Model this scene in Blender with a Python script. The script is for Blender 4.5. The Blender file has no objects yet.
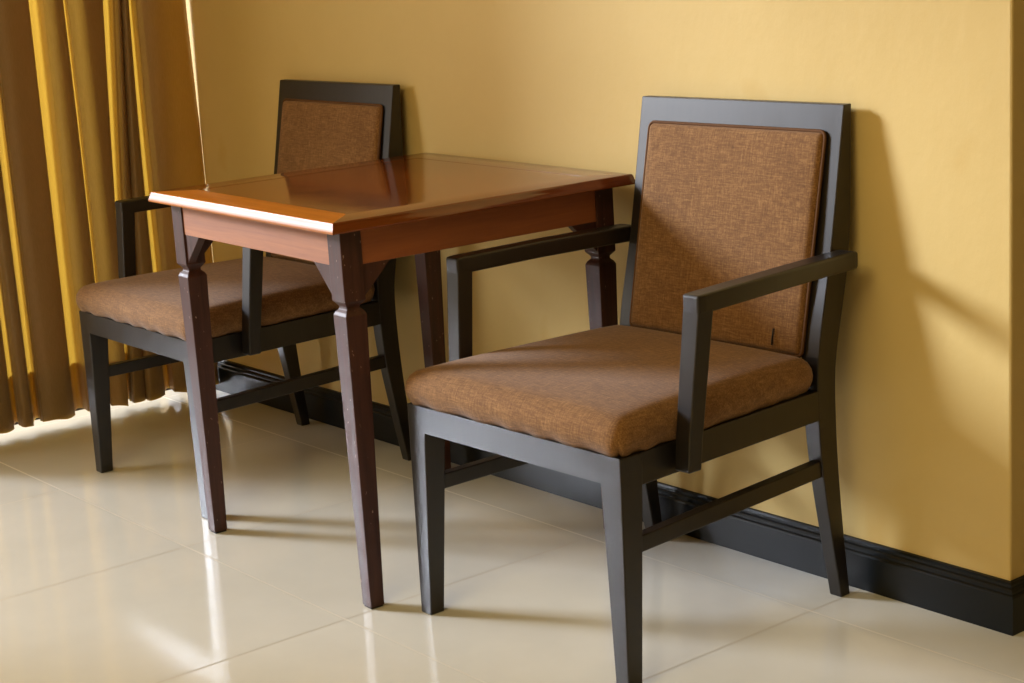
import bpy, bmesh, math, random
from mathutils import Vector, Matrix
random.seed(4)
S = bpy.context.scene
C = S.collection
R = math.radians

# ------------------------------------------------------------------ helpers
def loft(bm, rings, caps=True):
    vs = [[bm.verts.new(p) for p in r] for r in rings]
    n = len(vs[0])
    for a, b in zip(vs[:-1], vs[1:]):
        for i in range(n):
            bm.faces.new((a[i], a[(i+1) % n], b[(i+1) % n], b[i]))
    if caps:
        bm.faces.new(list(reversed(vs[0])))
        bm.faces.new(vs[-1])
    return vs

def rect(x0, x1, y0, y1, z):
    return [(x0, y0, z), (x1, y0, z), (x1, y1, z), (x0, y1, z)]

def box(bm, x0, x1, y0, y1, z0, z1):
    loft(bm, [rect(x0, x1, y0, y1, z0), rect(x0, x1, y0, y1, z1)])

def bevel(bm, off, seg=2, ang=25, pick=None):
    bmesh.ops.recalc_face_normals(bm, faces=bm.faces)
    es = [e for e in bm.edges if len(e.link_faces) == 2 and e.calc_face_angle(0) > R(ang) and (pick is None or pick((e.verts[0].co+e.verts[1].co)/2))]
    if es and off > 0:
        bmesh.ops.bevel(bm, geom=es, offset=off, offset_type='OFFSET', segments=seg, profile=0.5, affect='EDGES', clamp_overlap=True)

def tube(bm, pts, rad, n=8, closed=False):
    pts = [Vector(p) for p in pts]
    rings = []
    N = len(pts)
    for i, p in enumerate(pts):
        a = pts[(i-1) % N] if (closed or i > 0) else p
        b = pts[(i+1) % N] if (closed or i < N-1) else p
        t = (b-a).normalized()
        u = t.cross(Vector((0, 1, 0.03)))
        if u.length < 1e-4: u = t.cross(Vector((1, 0, 0)))
        u.normalize(); w = t.cross(u).normalized()
        rings.append([p + rad*(math.cos(2*math.pi*k/n)*u + math.sin(2*math.pi*k/n)*w) for k in range(n)])
    if closed:
        vs = [[bm.verts.new(p) for p in r] for r in rings]
        for i in range(N):
            a, b = vs[i], vs[(i+1) % N]
            for k in range(n):
                bm.faces.new((a[k], a[(k+1) % n], b[(k+1) % n], b[k]))
    else:
        loft(bm, rings)

def obj(name, bm, mat, parent=None, smooth=False, bev=0, seg=2, kind=None, pick=None):
    bevel(bm, bev, seg, pick=pick)
    bmesh.ops.recalc_face_normals(bm, faces=bm.faces)
    me = bpy.data.meshes.new(name)
    bm.to_mesh(me); bm.free()
    if smooth:
        for f in me.polygons: f.use_smooth = True
        if smooth == 'angle':
            me.set_sharp_from_angle(angle=R(40))
    me.materials.append(mat)
    o = bpy.data.objects.new(name, me); C.objects.link(o)
    if parent: o.parent = parent
    if kind: o['kind'] = kind
    return o

def thing(name, label, cat, loc=(0, 0, 0), rz=0, group=None):
    o = bpy.data.objects.new(name, None); C.objects.link(o)
    o.empty_display_size = .1
    o.location = loc; o.rotation_euler = (0, 0, rz)
    o['label'] = label; o['category'] = cat
    if group: o['group'] = group
    return o

def lerp(tab, z):
    if z <= tab[0][0]: return tab[0][1]
    for (z0, v0), (z1, v1) in zip(tab[:-1], tab[1:]):
        if z <= z1:
            t = (z-z0)/(z1-z0); return v0 + (v1-v0)*t
    return tab[-1][1]

def spline(tab, z):            # smooth monotone-ish interpolation
    n = len(tab)
    if z <= tab[0][0]: return tab[0][1]
    if z >= tab[-1][0]: return tab[-1][1]
    for i in range(n-1):
        if tab[i][0] <= z <= tab[i+1][0]:
            h = tab[i+1][0]-tab[i][0]; t = (z-tab[i][0])/h
            def m(k):
                a, b = tab[max(k-1, 0)], tab[min(k+1, n-1)]
                return (b[1]-a[1])/(b[0]-a[0])
            m0, m1 = m(i)*h, m(i+1)*h
            return (2*t**3-3*t*t+1)*tab[i][1] + (t**3-2*t*t+t)*m0 + (-2*t**3+3*t*t)*tab[i+1][1] + (t**3-t*t)*m1

# ------------------------------------------------------------------ materials
class NT:
    def __init__(s, name):
        s.m = bpy.data.materials.new(name); s.m.use_nodes = True
        s.t = s.m.node_tree; s.n = s.t.nodes; s.l = s.t.links
        s.b = s.n['Principled BSDF']; s.out = s.n['Material Output']
    def new(s, t, **kw):
        n = s.n.new(t)
        for k, v in kw.items():
            if k in n.inputs: s.set(n.inputs[k], v)
            else: setattr(n, k, v)
        return n
    def set(s, inp, v):
        if isinstance(v, bpy.types.NodeSocket): s.l.new(v, inp)
        else: inp.default_value = v
    def p(s, **kw):
        for k, v in kw.items(): s.set(s.b.inputs[k.replace('_', ' ')], v)
    def coord(s, scale=(1, 1, 1), kind='Object', rot=(0, 0, 0)):
        c = s.new('ShaderNodeTexCoord'); mp = s.new('ShaderNodeMapping')
        s.l.new(c.outputs[kind], mp.inputs['Vector']); mp.inputs['Scale'].default_value = scale
        mp.inputs['Rotation'].default_value = rot
        return mp.outputs[0]
    def noise(s, vec, scale, detail=3, rough=.55, dist=0):
        n = s.new('ShaderNodeTexNoise'); s.l.new(vec, n.inputs['Vector'])
        n.inputs['Scale'].default_value = scale; n.inputs['Detail'].default_value = detail
        n.inputs['Roughness'].default_value = rough; n.inputs['Distortion'].default_value = dist
        return n.outputs['Fac']
    def ramp(s, fac, stops):
        r = s.new('ShaderNodeValToRGB'); s.l.new(fac, r.inputs[0])
        e = r.color_ramp.elements
        while len(e) < len(stops): e.new(.5)
        for k, (pos, col) in enumerate(stops):
            e[k].position = pos; e[k].color = (*col, 1) if len(col) == 3 else col
        return r.outputs[0]
    def math(s, op, a, b=None, c=None):
        n = s.new('ShaderNodeMath', operation=op)
        s.set(n.inputs[0], a)
        if b is not None: s.set(n.inputs[1], b)
        if c is not None: s.set(n.inputs[2], c)
        return n.outputs[0]
    def mix(s, f, a, b, mode='MIX'):
        n = s.new('ShaderNodeMix', data_type='RGBA', blend_type=mode)
        s.set(n.inputs[0], f)
        for i, v in ((6, a), (7, b)):
            if isinstance(v, tuple): v = (*v, 1) if len(v) == 3 else v
            s.set(n.inputs[i], v)
        return n.outputs[2]
    def bump(s, h, strength=.2, dist=.001):
        n = s.new('ShaderNodeBump'); s.l.new(h, n.inputs['Height'])
        n.inputs['Strength'].default_value = strength; n.inputs['Distance'].default_value = dist
        s.l.new(n.outputs[0], s.b.inputs['Normal']); return n

def mat_lacquer():
    a = NT('dark_lacquered_wood'); v = a.coord((30, 30, 3))
    f = a.noise(v, 2.2, 4, .6)
    a.p(Base_Color=a.ramp(f, [(.3, (.007, .005, .0042)), (.75, (.012, .0085, .007))]),
        Roughness=a.ramp(a.noise(a.coord((6, 6, 2)), 3, 3), [(.3, (.34,)*3), (.7, (.41,)*3)]))
    a.b.inputs['Specular IOR Level'].default_value = .66
    return a.m

def mat_legwood():
    a = NT('worn_dark_red_brown_wood'); v = a.coord((40, 40, 2.5))
    f = a.noise(v, 2.2, 5, .6, .4)
    base = a.ramp(f, [(.28, (.030, .0085, .006)), (.75, (.075, .024, .017))])
    sp = a.noise(a.coord((1, 1, .45)), 170, 2, .5)
    m = a.ramp(sp, [(.715, (0, 0, 0)), (.75, (1, 1, 1))])
    a.p(Base_Color=a.mix(m, base, (.30, .19, .15)),
        Roughness=a.ramp(f, [(.3, (.42,)*3), (.75, (.56,)*3)]))
    a.bump(f, .25, .0012)
    return a.m

def mat_table(name, rot, dark=(.10, .020, .003), light=(.20, .048, .007), rough=.07, spec=.9):
    a = NT(name)
    sc = {'x': (1.2, 22, 22), 'y': (22, 1.2, 22)}[rot]
    f = a.noise(a.coord(sc), 2.0, 6, .62, .8)
    g = a.noise(a.coord(tuple(q*5 for q in sc)), 2.0, 3, .6)
    col = a.ramp(a.math('ADD', a.math('MULTIPLY', f, .75), a.math('MULTIPLY', g, .25)), [(.3, dark), (.7, light)])
    a.p(Base_Color=col, Roughness=a.ramp(a.noise(a.coord(), 9, 3), [(.35, (rough,)*3), (.7, (rough+.04,)*3)]))
    a.b.inputs['Specular IOR Level'].default_value = spec
    a.bump(f, .04, .001)
    return a.m

def mat_fabric():
    a = NT('brown_woven_upholstery')
    n1 = a.noise(a.coord((40, 420, 420)), 1.0, 3, .6)      # weft streaks
    n2 = a.noise(a.coord((420, 40, 45)), 1.0, 3, .6)     # warp streaks
    n4 = a.noise(a.coord((300, 300, 300)), 1.0, 2, .6)
    n3 = a.noise(a.coord(), 9, 4, .6)
    w = a.math('ADD', a.math('ADD', a.math('MULTIPLY', n1, .38), a.math('MULTIPLY', n2, .3)), a.math('ADD', a.math('MULTIPLY', n3, .09), a.math('MULTIPLY', n4, .23)))
    a.p(Base_Color=a.ramp(w, [(.36, (.115, .050, .014)), (.5, (.205, .097, .031)), (.64, (.34, .18, .064))]), Roughness=.85)
    a.b.inputs['Specular IOR Level'].default_value = .25
    a.b.inputs['Sheen Weight'].default_value = .15
    a.b.inputs['Sheen Roughness'].default_value = .5
    a.bump(w, .35, .0015)
    return a.m

def mat_wall(name='gold_wall_paint', stains=True):
    a = NT(name)
    f = a.noise(a.coord(), 2.3, 5, .55)
    base = a.ramp(f, [(.3, (.65, .478, .180)), (.72, (.70, .522, .208))])
    if stains:
        g = a.noise(a.coord((1, 1, .8)), 6.5, 2, .45)
        m = a.ramp(g, [(.66, (0, 0, 0)), (.74, (.5, .5, .5))])
        base = a.mix(m, base, (.62, .41, .12))
    a.p(Base_Color=base, Roughness=.55)
    a.b.inputs['Specular IOR Level'].default_value = .35
    h = a.math('ADD', a.noise(a.coord((1, 1, .6)), 46, 3, .6), a.math('MULTIPLY', a.noise(a.coord((1, 1, .35)), 9, 3), 2.0))
    a.bump(h, .30, .0022)
    return a.m

def mat_floor():
    a = NT('polished_beige_floor_tile')
    c = a.new('ShaderNodeTexCoord'); s = a.new('ShaderNodeSeparateXYZ'); a.l.new(c.outputs['Object'], s.inputs[0])
    def grid(o, off):                     # distance (m) to the nearest joint, 0.6 m tiles
        q = a.math('MULTIPLY', a.math('ADD', o, off), 1/.6)
        fr = a.math('FRACT', q)
        return a.math('MULTIPLY', a.math('SUBTRACT', .5, a.math('ABSOLUTE', a.math('SUBTRACT', fr, .5))), .6), a.math('FLOOR', q)
    dx, ix = grid(s.outputs[0], .43+6.0)
    dy, iy = grid(s.outputs[1], .151+6.0)
    wn = a.new('ShaderNodeTexWhiteNoise', noise_dimensions='2D')
    cb = a.new('ShaderNodeCombineXYZ'); a.l.new(ix, cb.inputs[0]); a.l.new(iy, cb.inputs[1]); a.l.new(cb.outputs[0], wn.inputs['Vector'])
    f = a.noise(a.coord(), 5, 4, .6)
    tile = a.ramp(f, [(.3, (.650, .628, .548)), (.75, (.700, .678, .598))])
    tint = a.ramp(wn.outputs['Value'], [(0, (.95, .95, .95)), (1, (1.04, 1.03, 1.02))])
    tile = a.mix(1.0, tile, tint, 'MULTIPLY')
    jy = a.ramp(dy, [(.0011, (1, 1, 1)), (.0019, (0, 0, 0))])
    jx = a.ramp(dx, [(.0009, (1, 1, 1)), (.0016, (0, 0, 0))])
    col = a.mix(jx, tile, (.45, .40, .31))
    col = a.mix(jy, col, (.67, .63, .53))
    d = a.math('MINIMUM', dx, dy)
    h = a.ramp(d, [(0, (0, 0, 0)), (.0025, (1, 1, 1))])
    rg = a.ramp(d, [(.001, (.5,)*3), (.002, (.11,)*3)])
    a.p(Base_Color=col, Roughness=rg)
    a.b.inputs['Specular IOR Level'].default_value = .45
    a.bump(h, .07, .0006)
    return a.m

def mat_plain(name, col, rough=.5, spec=.5, noise=0):
    a = NT(name)
    if noise:
        f = a.noise(a.coord(), noise, 4)
        a.p(Base_Color=a.ramp(f, [(.3, tuple(q*.85 for q in col)), (.7, col)]))
    else:
        a.p(Base_Color=(*col, 1))
    a.p(Roughness=rough); a.b.inputs['Specular IOR Level'].default_value = spec
    return a.m

def mat_skirting():
    a = NT('black_painted_baseboard')
    sp = a.noise(a.coord(), 60, 1, .4)
    m = a.ramp(sp, [(.835, (0, 0, 0)), (.85, (1, 1, 1))])
    a.p(Base_Color=(.008, .010, .012, 1), Roughness=.3)
    a.b.inputs['Specular IOR Level'].default_value = .28
    return a.m

def mat_curtain():
    a = NT('gold_brown_curtain_fabric')
    w = a.noise(a.coord((500, 500, 60)), 1, 3, .6)
    tr = a.new('ShaderNodeBsdfTranslucent'); tr.inputs[0].default_value = (.19, .115, .014, 1)
    df = a.ramp(w, [(.3, (.19, .122, .052)), (.7, (.245, .16, .072))])
    a.p(Base_Color=df, Roughness=.55); a.b.inputs['Specular IOR Level'].default_value = .35
    a.b.inputs['Sheen Weight'].default_value = .1
    ad = a.new('ShaderNodeAddShader')
    a.l.new(a.b.outputs[0], ad.inputs[0]); a.l.new(tr.outputs[0], ad.inputs[1]); a.l.new(ad.outputs[0], a.out.inputs[0])
    return a.m

LAC = mat_lacquer(); LEG = mat_legwood(); FAB = mat_fabric(); WALL = mat_wall()
TOPX = mat_table('orange_brown_tabletop_wood_along', 'x'); TOPY = mat_table('orange_brown_tabletop_wood_across', 'y')
TOPF = mat_table('orange_tabletop_border_wood', 'x', (.30, .085, .007), (.46, .15, .014), .3, .05)
NOSE = mat_table('lacquered_table_edge', 'x', (.30, .085, .007), (.46, .15, .014), .40, .55)
APX = mat_table('orange_apron_wood_along', 'x', (.24, .066, .011), (.40, .135, .028), .60, 1.0)
APY = mat_table('orange_apron_wood_across', 'y', (.22, .052, .008), (.37, .105, .018), .60, 1.0)
FLOOR = mat_floor(); SKIRT = mat_skirting(); CURT = mat_curtain()
PIPE = mat_plain('brown_piping_cord', (.13, .060, .024), .8, .2, 200)
CEIL = mat_plain('white_ceiling_paint', (.70, .57, .34), .9, .2, 3)
ALU = mat_plain('bronze_door_frame', (.10, .075, .05), .4, .5, 8)
RUB = mat_plain('black_foot_glide', (.012, .010, .009), .6, .3)
PAVE = mat_plain('pale_balcony_paving', (.15, .14, .115), .8, .3, 4)

# ------------------------------------------------------------------ the room
WY = .008                       # face of the long wall
XL, XC = -2.90, -.120           # door wall, outer corner of the long wall
HC = 2.95
def struct(name, bm, m, parent=None, bev=0, smooth=False):
    return obj(name, bm, m, parent, smooth, bev, kind='structure')

bm = bmesh.new(); box(bm, XL, 6.5, -5.2, 2.2, -.12, 0); struct('floor', bm, FLOOR)
bm = bmesh.new(); box(bm, XL-.2, 6.5, -5.2, 2.2, HC, HC+.1); struct('ceiling', bm, CEIL)
# long wall, its free end turning away at the outer corner
bm = bmesh.new(); box(bm, XL-.2, XC, WY, 2.2, 0, HC); struct('wall_back', bm, WALL, bev=.004)
bm = bmesh.new(); box(bm, 6.5, 6.6, -5.2, 2.3, 0, HC); struct('wall_right', bm, WALL)
bm = bmesh.new(); box(bm, XL-.2, 6.6, -5.3, -5.2, 0, HC); struct('wall_front', bm, WALL)
bm = bmesh.new(); box(bm, XC, 6.6, 2.2, 2.3, 0, HC); struct('wall_recess', bm, WALL)
# door wall: lintel and pier around the wide sliding-door opening
D0, D1, DH = -2.45, -.03, 2.75
bm = bmesh.new(); box(bm, XL-.2, XL, -5.2, WY, DH, HC)
box(bm, XL-.2, XL, -5.2, D0, 0, DH); box(bm, XL-.2, XL, D1, WY, 0, DH); struct('wall_left', bm, WALL)
bm = bmesh.new()
box(bm, XL-.13, XL-.05, D0, D0+.05, .0, DH); box(bm, XL-.13, XL-.05, D1-.012, D1, .0, DH)
box(bm, XL-.13, XL-.05, D0, D1, DH-.05, DH); box(bm, XL-.13, XL-.05, D0, D1, -.012, .012)
struct('door_1', bm, ALU, bev=.002)
bm = bmesh.new(); box(bm, XL-3.2, XL, -8, 2, -.14, -.02); struct('balcony_floor', bm, PAVE)
bm = bmesh.new(); box(bm, XL-1.4, XL-.2, -8, 2, HC, HC+.12); struct('added_shade_slab', bm, CEIL)  # unseen slab added to cut the high sky behind the curtain
bm = bmesh.new(); box(bm, -4.42, -4.27, -8, 2, -.02, .54); struct('added_shade_wall', bm, PAVE)  # unseen low wall added to block low sun and sky under the hem

# baseboard with a stepped, rounded upper lip, running round the corner
prof = [(0, 0), (.0175, 0), (.0175, .066), (.0165, .069), (.0125, .071), (.0125, .075), (.0115, .079), (.0075, .081), (.0075, .086), (.005, .0895), (0, .0905)]
bm = bmesh.new()
r0 = [(XL, WY-d, z) for d, z in prof]; r1 = [(XC+d, WY-d, z) for d, z in prof]; r2 = [(XC+d, 2.2, z) for d, z in prof]
loft(bm, [r0, r1, r2])
struct('baseboard_back', bm, SKIRT)

# ------------------------------------------------------------------ upholstered slabs
def dense(h, r, n):
    """symmetric coordinates from -h to h, dense near the ends"""
    e = [h - r + r*math.sin(k/4*math.pi/2) for k in range(1, 5)]
    inner = [(-1 + 2*k/n)*(h-r) for k in range(n+1)]
    return [-q for q in reversed(e)] + inner + e

def pillow(bm, hx, hy, t, r, crown, taper=0.0, pucker=0.0, corner=.03, side=.25):
    """rounded slab in local x/y, base at z=0, top about t+crown. taper narrows x towards +y."""
    xs, ys = dense(hx, r, 26), dense(hy, r, 26)
    def hgt(d): 
        if d >= r: return t
        return t - r + math.sqrt(max(r*r-(r-d)**2, 0))
    def warp(x, y):
        # round the plan corners
        cx, cy = hx-corner, hy-corner
        if abs(x) > cx and abs(y) > cy:
            ax, ay = abs(x)-cx, abs(y)-cy
            m = max(ax, ay); l = math.hypot(ax, ay)
            if l > 0: ax, ay = ax*m/l, ay*m/l
            x = math.copysign(cx+ax, x); y = math.copysign(cy+ay, y)
        f = 1 - taper*(y+hy)/(2*hy)
        return x*f, y
    top = []
    for j, y in enumerate(ys):
        row = []
        for i, x in enumerate(xs):
            d = min(hx-abs(x), hy-abs(y))
            u, v = x/hx, y/hy
            z = hgt(d) + crown*max(0, (1-u**4))*max(0, (1-v**4))
            X, Y = warp(x, y)
            row.append(bm.verts.new((X, Y, z)))
        top.append(row)
    nx, ny = len(xs), len(ys)
    for j in range(ny-1):
        for i in range(nx-1):
            bm.faces.new((top[j][i], top[j][i+1], top[j+1][i+1], top[j+1][i]))
    ring = [top[0][i] for i in range(nx)] + [top[j][-1] for j in range(1, ny)] + [top[-1][i] for i in range(nx-2, -1, -1)] + [top[j][0] for j in range(ny-2, 0, -1)]
    prev = ring
    zt = t - r
    N = len(ring)
    for k, s in ((1, .66), (2, .33), (3, 0)):
        new = []
        for q, vtx in enumerate(ring):
            x, y, z = vtx.co
            inset = side*zt*(1 - math.cos((1-s)*math.pi/2))
            if pucker: inset += pucker*(1-s)*(.5+.5*math.sin(q*1.37+1.3*math.sin(q*.31)))*(1 if y < 0 else .5)
            sx = 1 - inset/hx; sy = 1 - inset/hy
            new.append(bm.verts.new((x*sx, y*sy, zt*s)))
        for q in range(N):
            bm.faces.new((prev[q], new[q], new[(q+1) % N], prev[(q+1) % N]))
        prev = new
    bm.faces.new(prev)

# ------------------------------------------------------------------ armchair
FRONT = [(0, .556), (.12, .534), (.25, .513), (.36, .505), (.456, .508), (.64, .548), (.893, .593)]
REAR = [(0, .581), (.12, .567), (.25, .556), (.36, .552), (.446, .556), (.637, .598), (.893, .613)]
OUT = [(0, .254), (.4, .2535), (.893, .250)]
WID = [(0, .027), (.25, .031), (.40, .036), (.5, .042), (.893, .044)]
CROWN_TOP = .893

def make_chair(name, label, loc, rz, group):
    t = thing(name, label, 'chair', loc, rz, group)
    W, H = .2795, .400
    # front legs: straight outer edge, tapered on the inner and rear faces
    for s in (-1, 1):
        bm = bmesh.new()
        rings = []
        for z, w, d in ((0, .030, .031), (.345, .048, .047), (H, .050, .050)):
            a, b = s*W, s*(W-w); x0, x1 = min(a, b), max(a, b)
            if z == 0: x0, x1 = x0 - s*.0015, x1 - s*.0015
            rings.append(rect(x0, x1, -.003 if z == 0 else 0, d - (.003 if z == 0 else 0), z))
        loft(bm, rings); obj('front_leg', bm, LAC, t, bev=.0022, pick=lambda c: c.z < .345 or abs(c.x) > W-.004)
    bm = bmesh.new(); box(bm, -W+.0485, W-.0485, 0, .026, H-.049, H); obj('front_rail', bm, LAC, t)
    # rear legs run up into the back posts
    zs = [.814*k/32 for k in range(33)]
    for s in (-1, 1):
        bm = bmesh.new(); rings = []
        for z in zs:
            xo = lerp(OUT, z); xi = xo - lerp(WID, z)
            rings.append(rect(min(s*xi, s*xo), max(s*xi, s*xo), spline(FRONT, z), spline(REAR, z), z))
        loft(bm, rings); obj('rear_leg', bm, LAC, t, bev=.002, pick=lambda c: c.z < .8139)
    # side rails and stretchers
    for s in (-1, 1):
        bm = bmesh.new()
        def ring(y, xo, th, z0, z1):
            return [(s*xo, y, z0), (s*(xo-th), y, z0), (s*(xo-th), y, z1), (s*xo, y, z1)]
        loft(bm, [ring(.049, .2765, .024, .345, .3995), ring(.512, .2528, .024, .345, .3995)])
        obj('side_rail', bm, LAC, t, bev=.0015)
        bm = bmesh.new()
        loft(bm, [ring(.040, .272, .021, .231, .259), ring(.519, .2495, .021, .238, .268)])
        obj('stretcher', bm, LAC, t, bev=.002)
    bm = bmesh.new(); box(bm, -.217, .217, .516, .540, .345, .3995); obj('rear_rail', bm, LAC, t, bev=.0015)
    # back: top rail between the posts, thin panel, lower rail
    def between(z0, z1, f0, f1, n=6, full=False):
        bm = bmesh.new(); rings = []
        for k in range(n+1):
            z = z0 + (z1-z0)*k/n
            xi = lerp(OUT, z) - (0 if full else lerp(WID, z))
            yf, yr = spline(FRONT, z), spline(REAR, z)
            rings.append(rect(-xi, xi, yf + f0*(yr-yf), yf + f1*(yr-yf), z))
        loft(bm, rings); return bm
    obj('top_rail', between(.814, .893, 0, 1, full=True), LAC, t, bev=.002, pick=lambda c: c.z > .815)
    obj('back_panel', between(.50, .813, .35, .75), LAC, t)
    obj('lower_back_rail', between(.455, .50, .05, .90), LAC, t, bev=.0015)
    # arms
    for s in (-1, 1):
        bm = bmesh.new()
        secs = []
        for y, xi, xo, zt_, th in ((.143, .287, .3235, .6415, .032), (.16, .2868, .3235, .6425, .032), (.34, .276, .313, .645, .032), (.50, .2605, .300, .645, .032), (.560, .2545, .2955, .6445, .032), (.572, .2548, .2935, .6425, .029)):
            secs.append([(s*xi, y, zt_-th), (s*xo, y, zt_-th), (s*xo, y, zt_), (s*xi, y, zt_)])
        loft(bm, secs)
        obj('armrest', bm, LAC, t, bev=.0045, seg=3)
        bm = bmesh.new()
        r0 = [(s*.2775, .121, .352), (s*.3105, .121, .352), (s*.3105, .150, .352), (s*.2775, .150, .352)]
        rm = [(s*.279, .1232, .40), (s*.3122, .1232, .40), (s*.3122, .1542, .40), (s*.279, .1542, .40)]
        r1 = [(s*.2868, .1435, .618), (s*.3232, .1435, .618), (s*.3232, .178, .618), (s*.2868, .178, .618)]
        loft(bm, [r0, rm, r1]); obj('arm_post', bm, LAC, t, bev=.0028)
    # seat cushion
    bm = bmesh.new()
    pillow(bm, .288, .260, .061, .034, .013, taper=.125, pucker=.007, corner=.028, side=.30)
    bmesh.ops.translate(bm, verts=bm.verts, vec=(0, .250, .4005))
    seat = obj('seat_cushion', bm, FAB, t, smooth=True)
    # back cushion, built flat then tilted to the slope of the posts
    z0, z1 = .452, .848
    zc = (z0+z1)/2
    tilt = math.atan2(spline(FRONT, z1)-spline(FRONT, .47), z1-.47)
    hy = (z1-z0)/2
    bm = bmesh.new()
    pillow(bm, .2165, hy, .0145, .0125, .0065, corner=.012, side=.1)
    M = Matrix.Translation((0, (spline(FRONT, z1)+spline(FRONT, .47))/2 + .0010, zc)) @ Matrix.Rotation(-tilt, 4, 'X') @ Matrix.Rotation(R(90), 4, 'X')
    bmesh.ops.transform(bm, matrix=M, verts=bm.verts)
    back = obj('back_cushion', bm, FAB, t, smooth=True)
    bm = bmesh.new()
    pts = []
    hx = .2180; hh = hy+.001; rr = .012
    for cx, cy, a0 in ((1, 1, 0), (-1, 1, 90), (-1, -1, 180), (1, -1, 270)):
        for k in range(5):
            a = R(a0 + k*22.5)
            pts.append((cx*(hx-rr)+rr*math.cos(a), cy*(hh-rr)+rr*math.sin(a), .0062))
    full = []
    for i, p in enumerate(pts):
        q = pts[(i+1) % len(pts)]
        n = max(1, int(math.dist(p, q)/.03))
        full += [tuple(p[k]+(q[k]-p[k])*j/n for k in range(3)) for j in range(n)]
    tube(bm, [M @ Vector(p) for p in full], .0032, 8, True)
    obj('piping', bm, PIPE, back, smooth=True)
    bm = bmesh.new()
    box(bm, -.2085, .2085, -hy+.002, hy-.002, -.004, .004)
    return t, bm, back, M

def children(o): return [c for c in bpy.data.objects if c.parent == o]
def copy_tree(o, parent=None):
    c = o.copy(); C.objects.link(c)
    if parent: c.parent = parent
    for ch in children(o): copy_tree(ch, c)
    return c

GRP = 'armchairs at the small table'
chair, tmp, back, M = make_chair('dining_armchair', 'nearer dark wood armchair with brown fabric seat, right of the table', (-.6774, -.6250, 0), R(.9), GRP)
tmp.free()
far = copy_tree(chair)
far.location = (-2.0297, -.6225, 0); far.rotation_euler = (0, 0, R(-.66))
far['label'] = 'farther dark wood armchair with brown fabric seat, between curtain and table'
# small open seam low on the nearer back cushion
bm = bmesh.new()
tube(bm, [M @ Vector((.158, -.185 + .006*k, .0208 - .0004*abs(k-2))) for k in range(6)], .0016, 6)
sm = obj('seam', bm, RUB, [c for c in children(chair) if c.name.startswith('back_cushion')][0], smooth=True)

# ------------------------------------------------------------------ table
tb = thing('square_side_table', 'square orange-brown wooden table with dark tapered legs between two armchairs', 'table', (-1.3445, -.3700, 0), R(-2.30))
TA, TB, ZT, TH = .3665, .3505, .7400, .0205
bw = .078
def quad_board(name, pts, z0, z1, m, bev, parent):
    bm = bmesh.new(); loft(bm, [[(x, y, z0) for x, y in pts], [(x, y, z1) for x, y in pts]])
    return obj(name, bm, m, parent, bev=bev, seg=3)
# eased under-edge board carrying the mitred frame and the inner panel
e = .0004
quad_board('top_panel', [(-TA+bw+e, -TB+bw+e), (TA-bw-e, -TB+bw+e), (TA-bw-e, TB-bw-e), (-TA+bw+e, TB-bw-e)], ZT-.022, ZT-.0003, TOPX, .0005, tb)
def frame_board(pts, m):
    """mitred edge board with a rounded outer nose: pts = outer a, outer b, inner b, inner a"""
    a, b, ib, ia = [Vector((*p, 0)) for p in pts]
    out = (a+b)/2 - (ia+ib)/2; out.normalize()
    prof = [(0, ZT-TH), (-.0, ZT-TH)]
    prof = [(-.002, ZT-TH), (-.0005, ZT-TH+.0005), (0, ZT-TH+.002), (-.0006, ZT-TH+.006), (-.0024, ZT-.0105), (-.0042, ZT-.0042), (-.0052, ZT-.0014), (-.0064, ZT-.0003), (-.008, ZT)]
    bm = bmesh.new()
    ra, rb = [], []
    L = (b-a).normalized()
    for d, z in prof:
        k = -d/bw
        pa = a + (ia-a)*k; pb = b + (ib-b)*k
        ra.append((pa.x, pa.y, z)); rb.append((pb.x, pb.y, z))
    ra += [(ia.x, ia.y, ZT), (ia.x, ia.y, ZT-TH)]; rb += [(ib.x, ib.y, ZT), (ib.x, ib.y, ZT-TH)]
    loft(bm, [ra, rb]); o = obj('edge_board', bm, m, tb, smooth='angle')
    if m is TOPF:                     # lacquered nose of the board nearest the room
        o.data.materials.append(NOSE)
        for f in o.data.polygons:
            if abs(f.normal.z) < .72 and f.normal.dot(out) > .5: f.material_index = 1
    return o
o_ = [(-TA, -TB), (TA, -TB), (TA, TB), (-TA, TB)]; i_ = [(-TA+bw, -TB+bw), (TA-bw, -TB+bw), (TA-bw, TB-bw), (-TA+bw, TB-bw)]
for k in range(4):
    k2 = (k+1) % 4
    frame_board([o_[k], o_[k2], i_[k2], i_[k]], (TOPF, TOPY, TOPX, TOPY)[k])
LX, LY, LU = .3330, .3170, .0445        # outer faces of the legs, their size
ZA = .652
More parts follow.
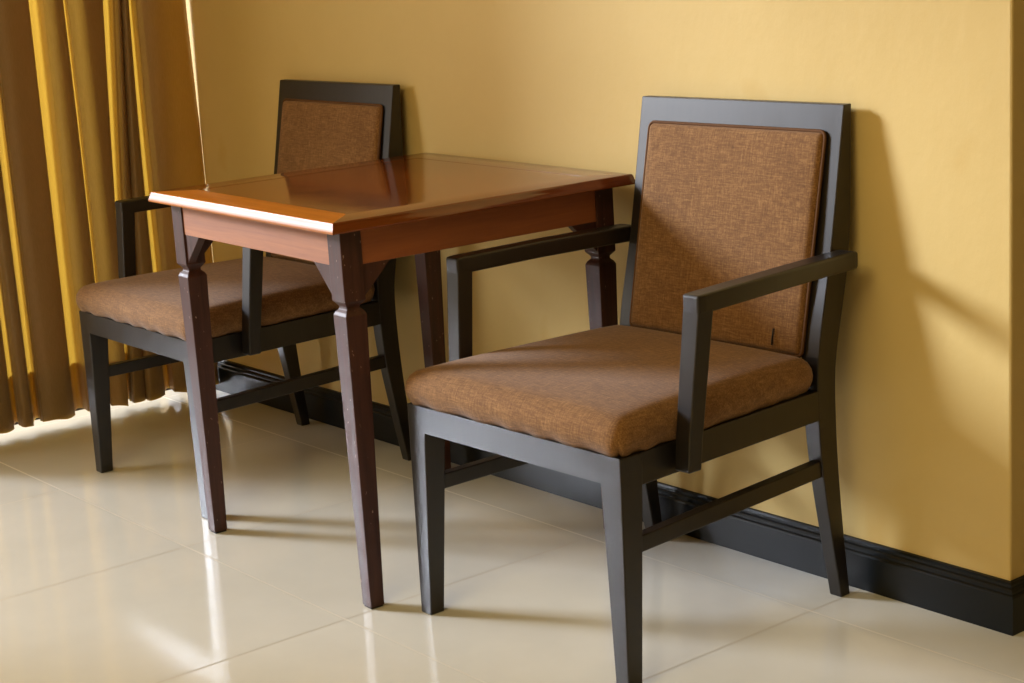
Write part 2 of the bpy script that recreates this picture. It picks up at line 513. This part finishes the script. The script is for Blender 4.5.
for sx in (-1, 1):
    for sy in (-1, 1):
        bm = bmesh.new(); rings = []
        for z, ins, size in ((.004, .0075, .0295), (.562, 0, LU), (.568, .003, LU-.006), (.5735, .0085, LU-.017), (.578, .0085, LU-.017), (.588, 0, LU), (ZT-TH, 0, LU)):
            xo, yo = LX-ins, LY-ins
            xa, xb = sorted((sx*xo, sx*(xo-size))); ya, yb = sorted((sy*yo, sy*(yo-size)))
            rings.append(rect(xa, xb, ya, yb, z))
        loft(bm, rings); lg = obj('leg', bm, LEG, tb, bev=.0012)
        bm = bmesh.new()
        xa, xb = sorted((sx*(LX-.0095), sx*(LX-.0355))); ya, yb = sorted((sy*(LY-.0095), sy*(LY-.0355)))
        box(bm, xa, xb, ya, yb, 0, .006); obj('foot_glide', bm, RUB, lg, bev=.001)
        # triangular corner brackets on both sides of each leg
        th = .018
        bm = bmesh.new()
        xi = LX-LU
        tri = [(sx*(xi+.002), .590), (sx*(xi+.002), ZA+.001), (sx*(xi-.062), ZA+.001)]
        loft(bm, [[(x, sy*(LY-.004), z) for x, z in tri], [(x, sy*(LY-.004-th), z) for x, z in tri]])
        obj('corner_bracket', bm, LEG, tb, bev=.0012)
        bm = bmesh.new()
        yi = LY-LU
        tri = [(sy*(yi+.002), .590), (sy*(yi+.002), ZA+.001), (sy*(yi-.062), ZA+.001)]
        loft(bm, [[(sx*(LX-.004), y, z) for y, z in tri], [(sx*(LX-.004-th), y, z) for y, z in tri]])
        obj('corner_bracket', bm, LEG, tb, bev=.0012)
for s in (-1, 1):
    bm = bmesh.new(); ya, yb = sorted((s*(LY-.003), s*(LY-.023)))
    box(bm, -LX+LU-.001, LX-LU+.001, ya, yb, ZA, ZT-TH+.0005); obj('apron', bm, APX, tb, bev=.0012)
    bm = bmesh.new(); xa, xb = sorted((s*(LX-.003), s*(LX-.023)))
    box(bm, xa, xb, -LY+LU-.001, LY-LU+.001, ZA, ZT-TH+.0005); obj('apron', bm, APY, tb, bev=.0012)

# ------------------------------------------------------------------ curtain
def curtain_path():
    """plan of the gathered cloth: broad pleats two or three layers deep, single cloth between them"""
    X0 = -2.790
    # (left, right) apparent edges of each pleat along the door wall, its number of layers
    P = [(-1.00, -.93, 3), (-.905, -.845, 3), (-.825, -.76, 3), (-.738, -.70, 3), (-.682, -.618, 3), (-.599, -.563, 3), (-.536, -.440, 3), (-.405, -.346, 2), (-.335, -.246, 2), (-.214, -.193, 3), (-.190, -.160, 3), (-.138, -.012, 2)]
    K = []
    for n, (a, b, l) in enumerate(P):
        w = b-a
        f = .024 + .012*((n*7) % 3)/2
        fr = [(0, -.012), (.06, -.002), (.35, .012), (.72, .010), (.94, .002), (1, -.006)]
        K += [(a+u*w, f+h) for u, h in fr]                                                    # front layer
        if n == len(P)-1:
            K += [(b-.001, f-.012), (b-.5*w, f-.006), (a+.1*w, f-.012)]
        elif l == 3:
            K += [(b-.012, f-.012), (a+.5*w, f-.001), (a+.05*w, f-.012), (a-.006, f-.022), (a+.05*w, f-.024), (a+.5*w, f-.013), (b-.004, f-.026)]
        else:
            m = .45
            K += [(b-.012, f-.012), (a+.7*w, f-.003), (a+m*w, f-.006), (a+m*w-.006, f-.016), (a+.7*w, f-.014), (b-.004, f-.026)]
        if n < len(P)-1:
            c = P[n+1][0]
            K += [(b+.3*(c-b), -.030), (c-.3*(c-b), -.026)]
    pts = [Vector((X0 + d, a - .436*d, 0)) for a, d in K]
    out = []
    n = len(pts)
    for i in range(n-1):
        p0, p1, p2, p3 = pts[max(i-1, 0)], pts[i], pts[i+1], pts[min(i+2, n-1)]
        for k in range(5):
            t = k/5
            out.append(.5*((2*p1) + (p2-p0)*t + (2*p0-5*p1+4*p2-p3)*t*t + (3*p1-p0-3*p2+p3)*t**3))
    out.append(pts[-1])
    return out
path = curtain_path()
NP = len(path)
YMAX = max(p.y for p in path)
def curtain_sheet(z0, z1, nz, off=0, wob=.0035):
    bm = bmesh.new(); rows = []
    for k in range(nz+1):
        z = z0 + (z1-z0)*k/nz
        gap = .0045*max(0, min(1, (z-.80)*4)) + .018*max(0, min(1, (.13-z)*25))
        row = []
        for p in path:
            u = p.y
            near = max(0, min(1, (u+.10)/.09))          # 1 at the wall edge
            dx = (1-near)*(wob*math.sin(u*23 + z*3.1) + .5*wob*math.sin(u*61 - z*4.3))
            dy = .085*(z-.82)*math.exp(-((u+.235)/.05)**2)*(1 if z < 1.4 else .58/(z-.82)) + (1-near)*wob*math.sin(u*17 + z*2.3) + near*((.0098 if .14 < z < .79 else .0078) - YMAX - gap)
            row.append(bm.verts.new((p.x+dx+off, u+dy, z if (k or off) else z + .003*math.sin(u*70))))
        rows.append(row)
    for a, b in zip(rows[:-1], rows[1:]):
        for i in range(NP-1):
            bm.faces.new((a[i], a[i+1], b[i+1], b[i]))
    return bm
cu = obj('curtain', curtain_sheet(.026, HC, 60), CURT, smooth=True)
cu['label'] = 'gold and brown pleated floor-length curtain hanging in the corner behind the farther armchair'
cu['category'] = 'curtain'
obj('hem', curtain_sheet(.029, .155, 4, -.0025), CURT, cu, smooth=True)

# ------------------------------------------------------------------ light
w = bpy.data.worlds.new('sky'); S.world = w; w.use_nodes = True
bg = w.node_tree.nodes['Background']; bg.inputs[0].default_value = (1.0, .95, .87, 1); bg.inputs[1].default_value = 5.2
sun = bpy.data.lights.new('low_sun', 'SUN'); sun.energy = 4.2; sun.angle = R(12); sun.color = (.88, .96, 1.12)
so = bpy.data.objects.new('low_sun', sun); C.objects.link(so)
d = Vector((.85*math.cos(R(20)), .527*math.cos(R(20)), -math.sin(R(20))))
so.rotation_euler = d.to_track_quat('-Z', 'Y').to_euler()
so.location = (-6, -4, 3)
# daylight through the open door (sampled as a portal of the sky)
al = bpy.data.lights.new('door_daylight', 'AREA'); al.shape = 'RECTANGLE'; al.size = DH; al.size_y = D1-D0
al.cycles.is_portal = True
ao = bpy.data.objects.new('door_daylight', al); C.objects.link(ao)
ao.location = (XL-.14, (D0+D1)/2, DH/2); ao.rotation_euler = (0, R(-90), 0)

# warm fill light added below the ceiling to lift shaded walls, out of frame
rl = bpy.data.lights.new('warm_fill', 'AREA'); rl.shape = 'DISK'; rl.size = 2.2; rl.energy = 76; rl.color = (1.0, .82, .44)
ro = bpy.data.objects.new('warm_fill', rl); C.objects.link(ro); ro.location = (.5, -3.3, HC-.02)

# ------------------------------------------------------------------ camera
cam = bpy.data.cameras.new('camera'); co = bpy.data.objects.new('camera', cam); C.objects.link(co)
F = 1777.19
cam.sensor_fit = 'HORIZONTAL'; cam.sensor_width = 36; cam.lens = F*36/1024; cam.clip_start = .05
pitch, roll, yaw = R(12.8024), R(3.47), R(51.515)
fw = Vector((-math.sin(yaw)*math.cos(pitch), math.cos(yaw)*math.cos(pitch), -math.sin(pitch)))
rt = Vector((math.cos(yaw), math.sin(yaw), 0)); up = rt.cross(fw)
r2 = math.cos(roll)*rt - math.sin(roll)*up; u2 = math.sin(roll)*rt + math.cos(roll)*up
m = Matrix((r2, u2, -fw)).transposed().to_4x4(); m.translation = (1.6, -2.4108, 1.2088)
co.matrix_world = m
S.camera = co
vs = S.view_settings
vs.view_transform = 'Standard'; vs.look = 'None'; vs.gamma = 1; vs.use_curve_mapping = False; vs.exposure = 0
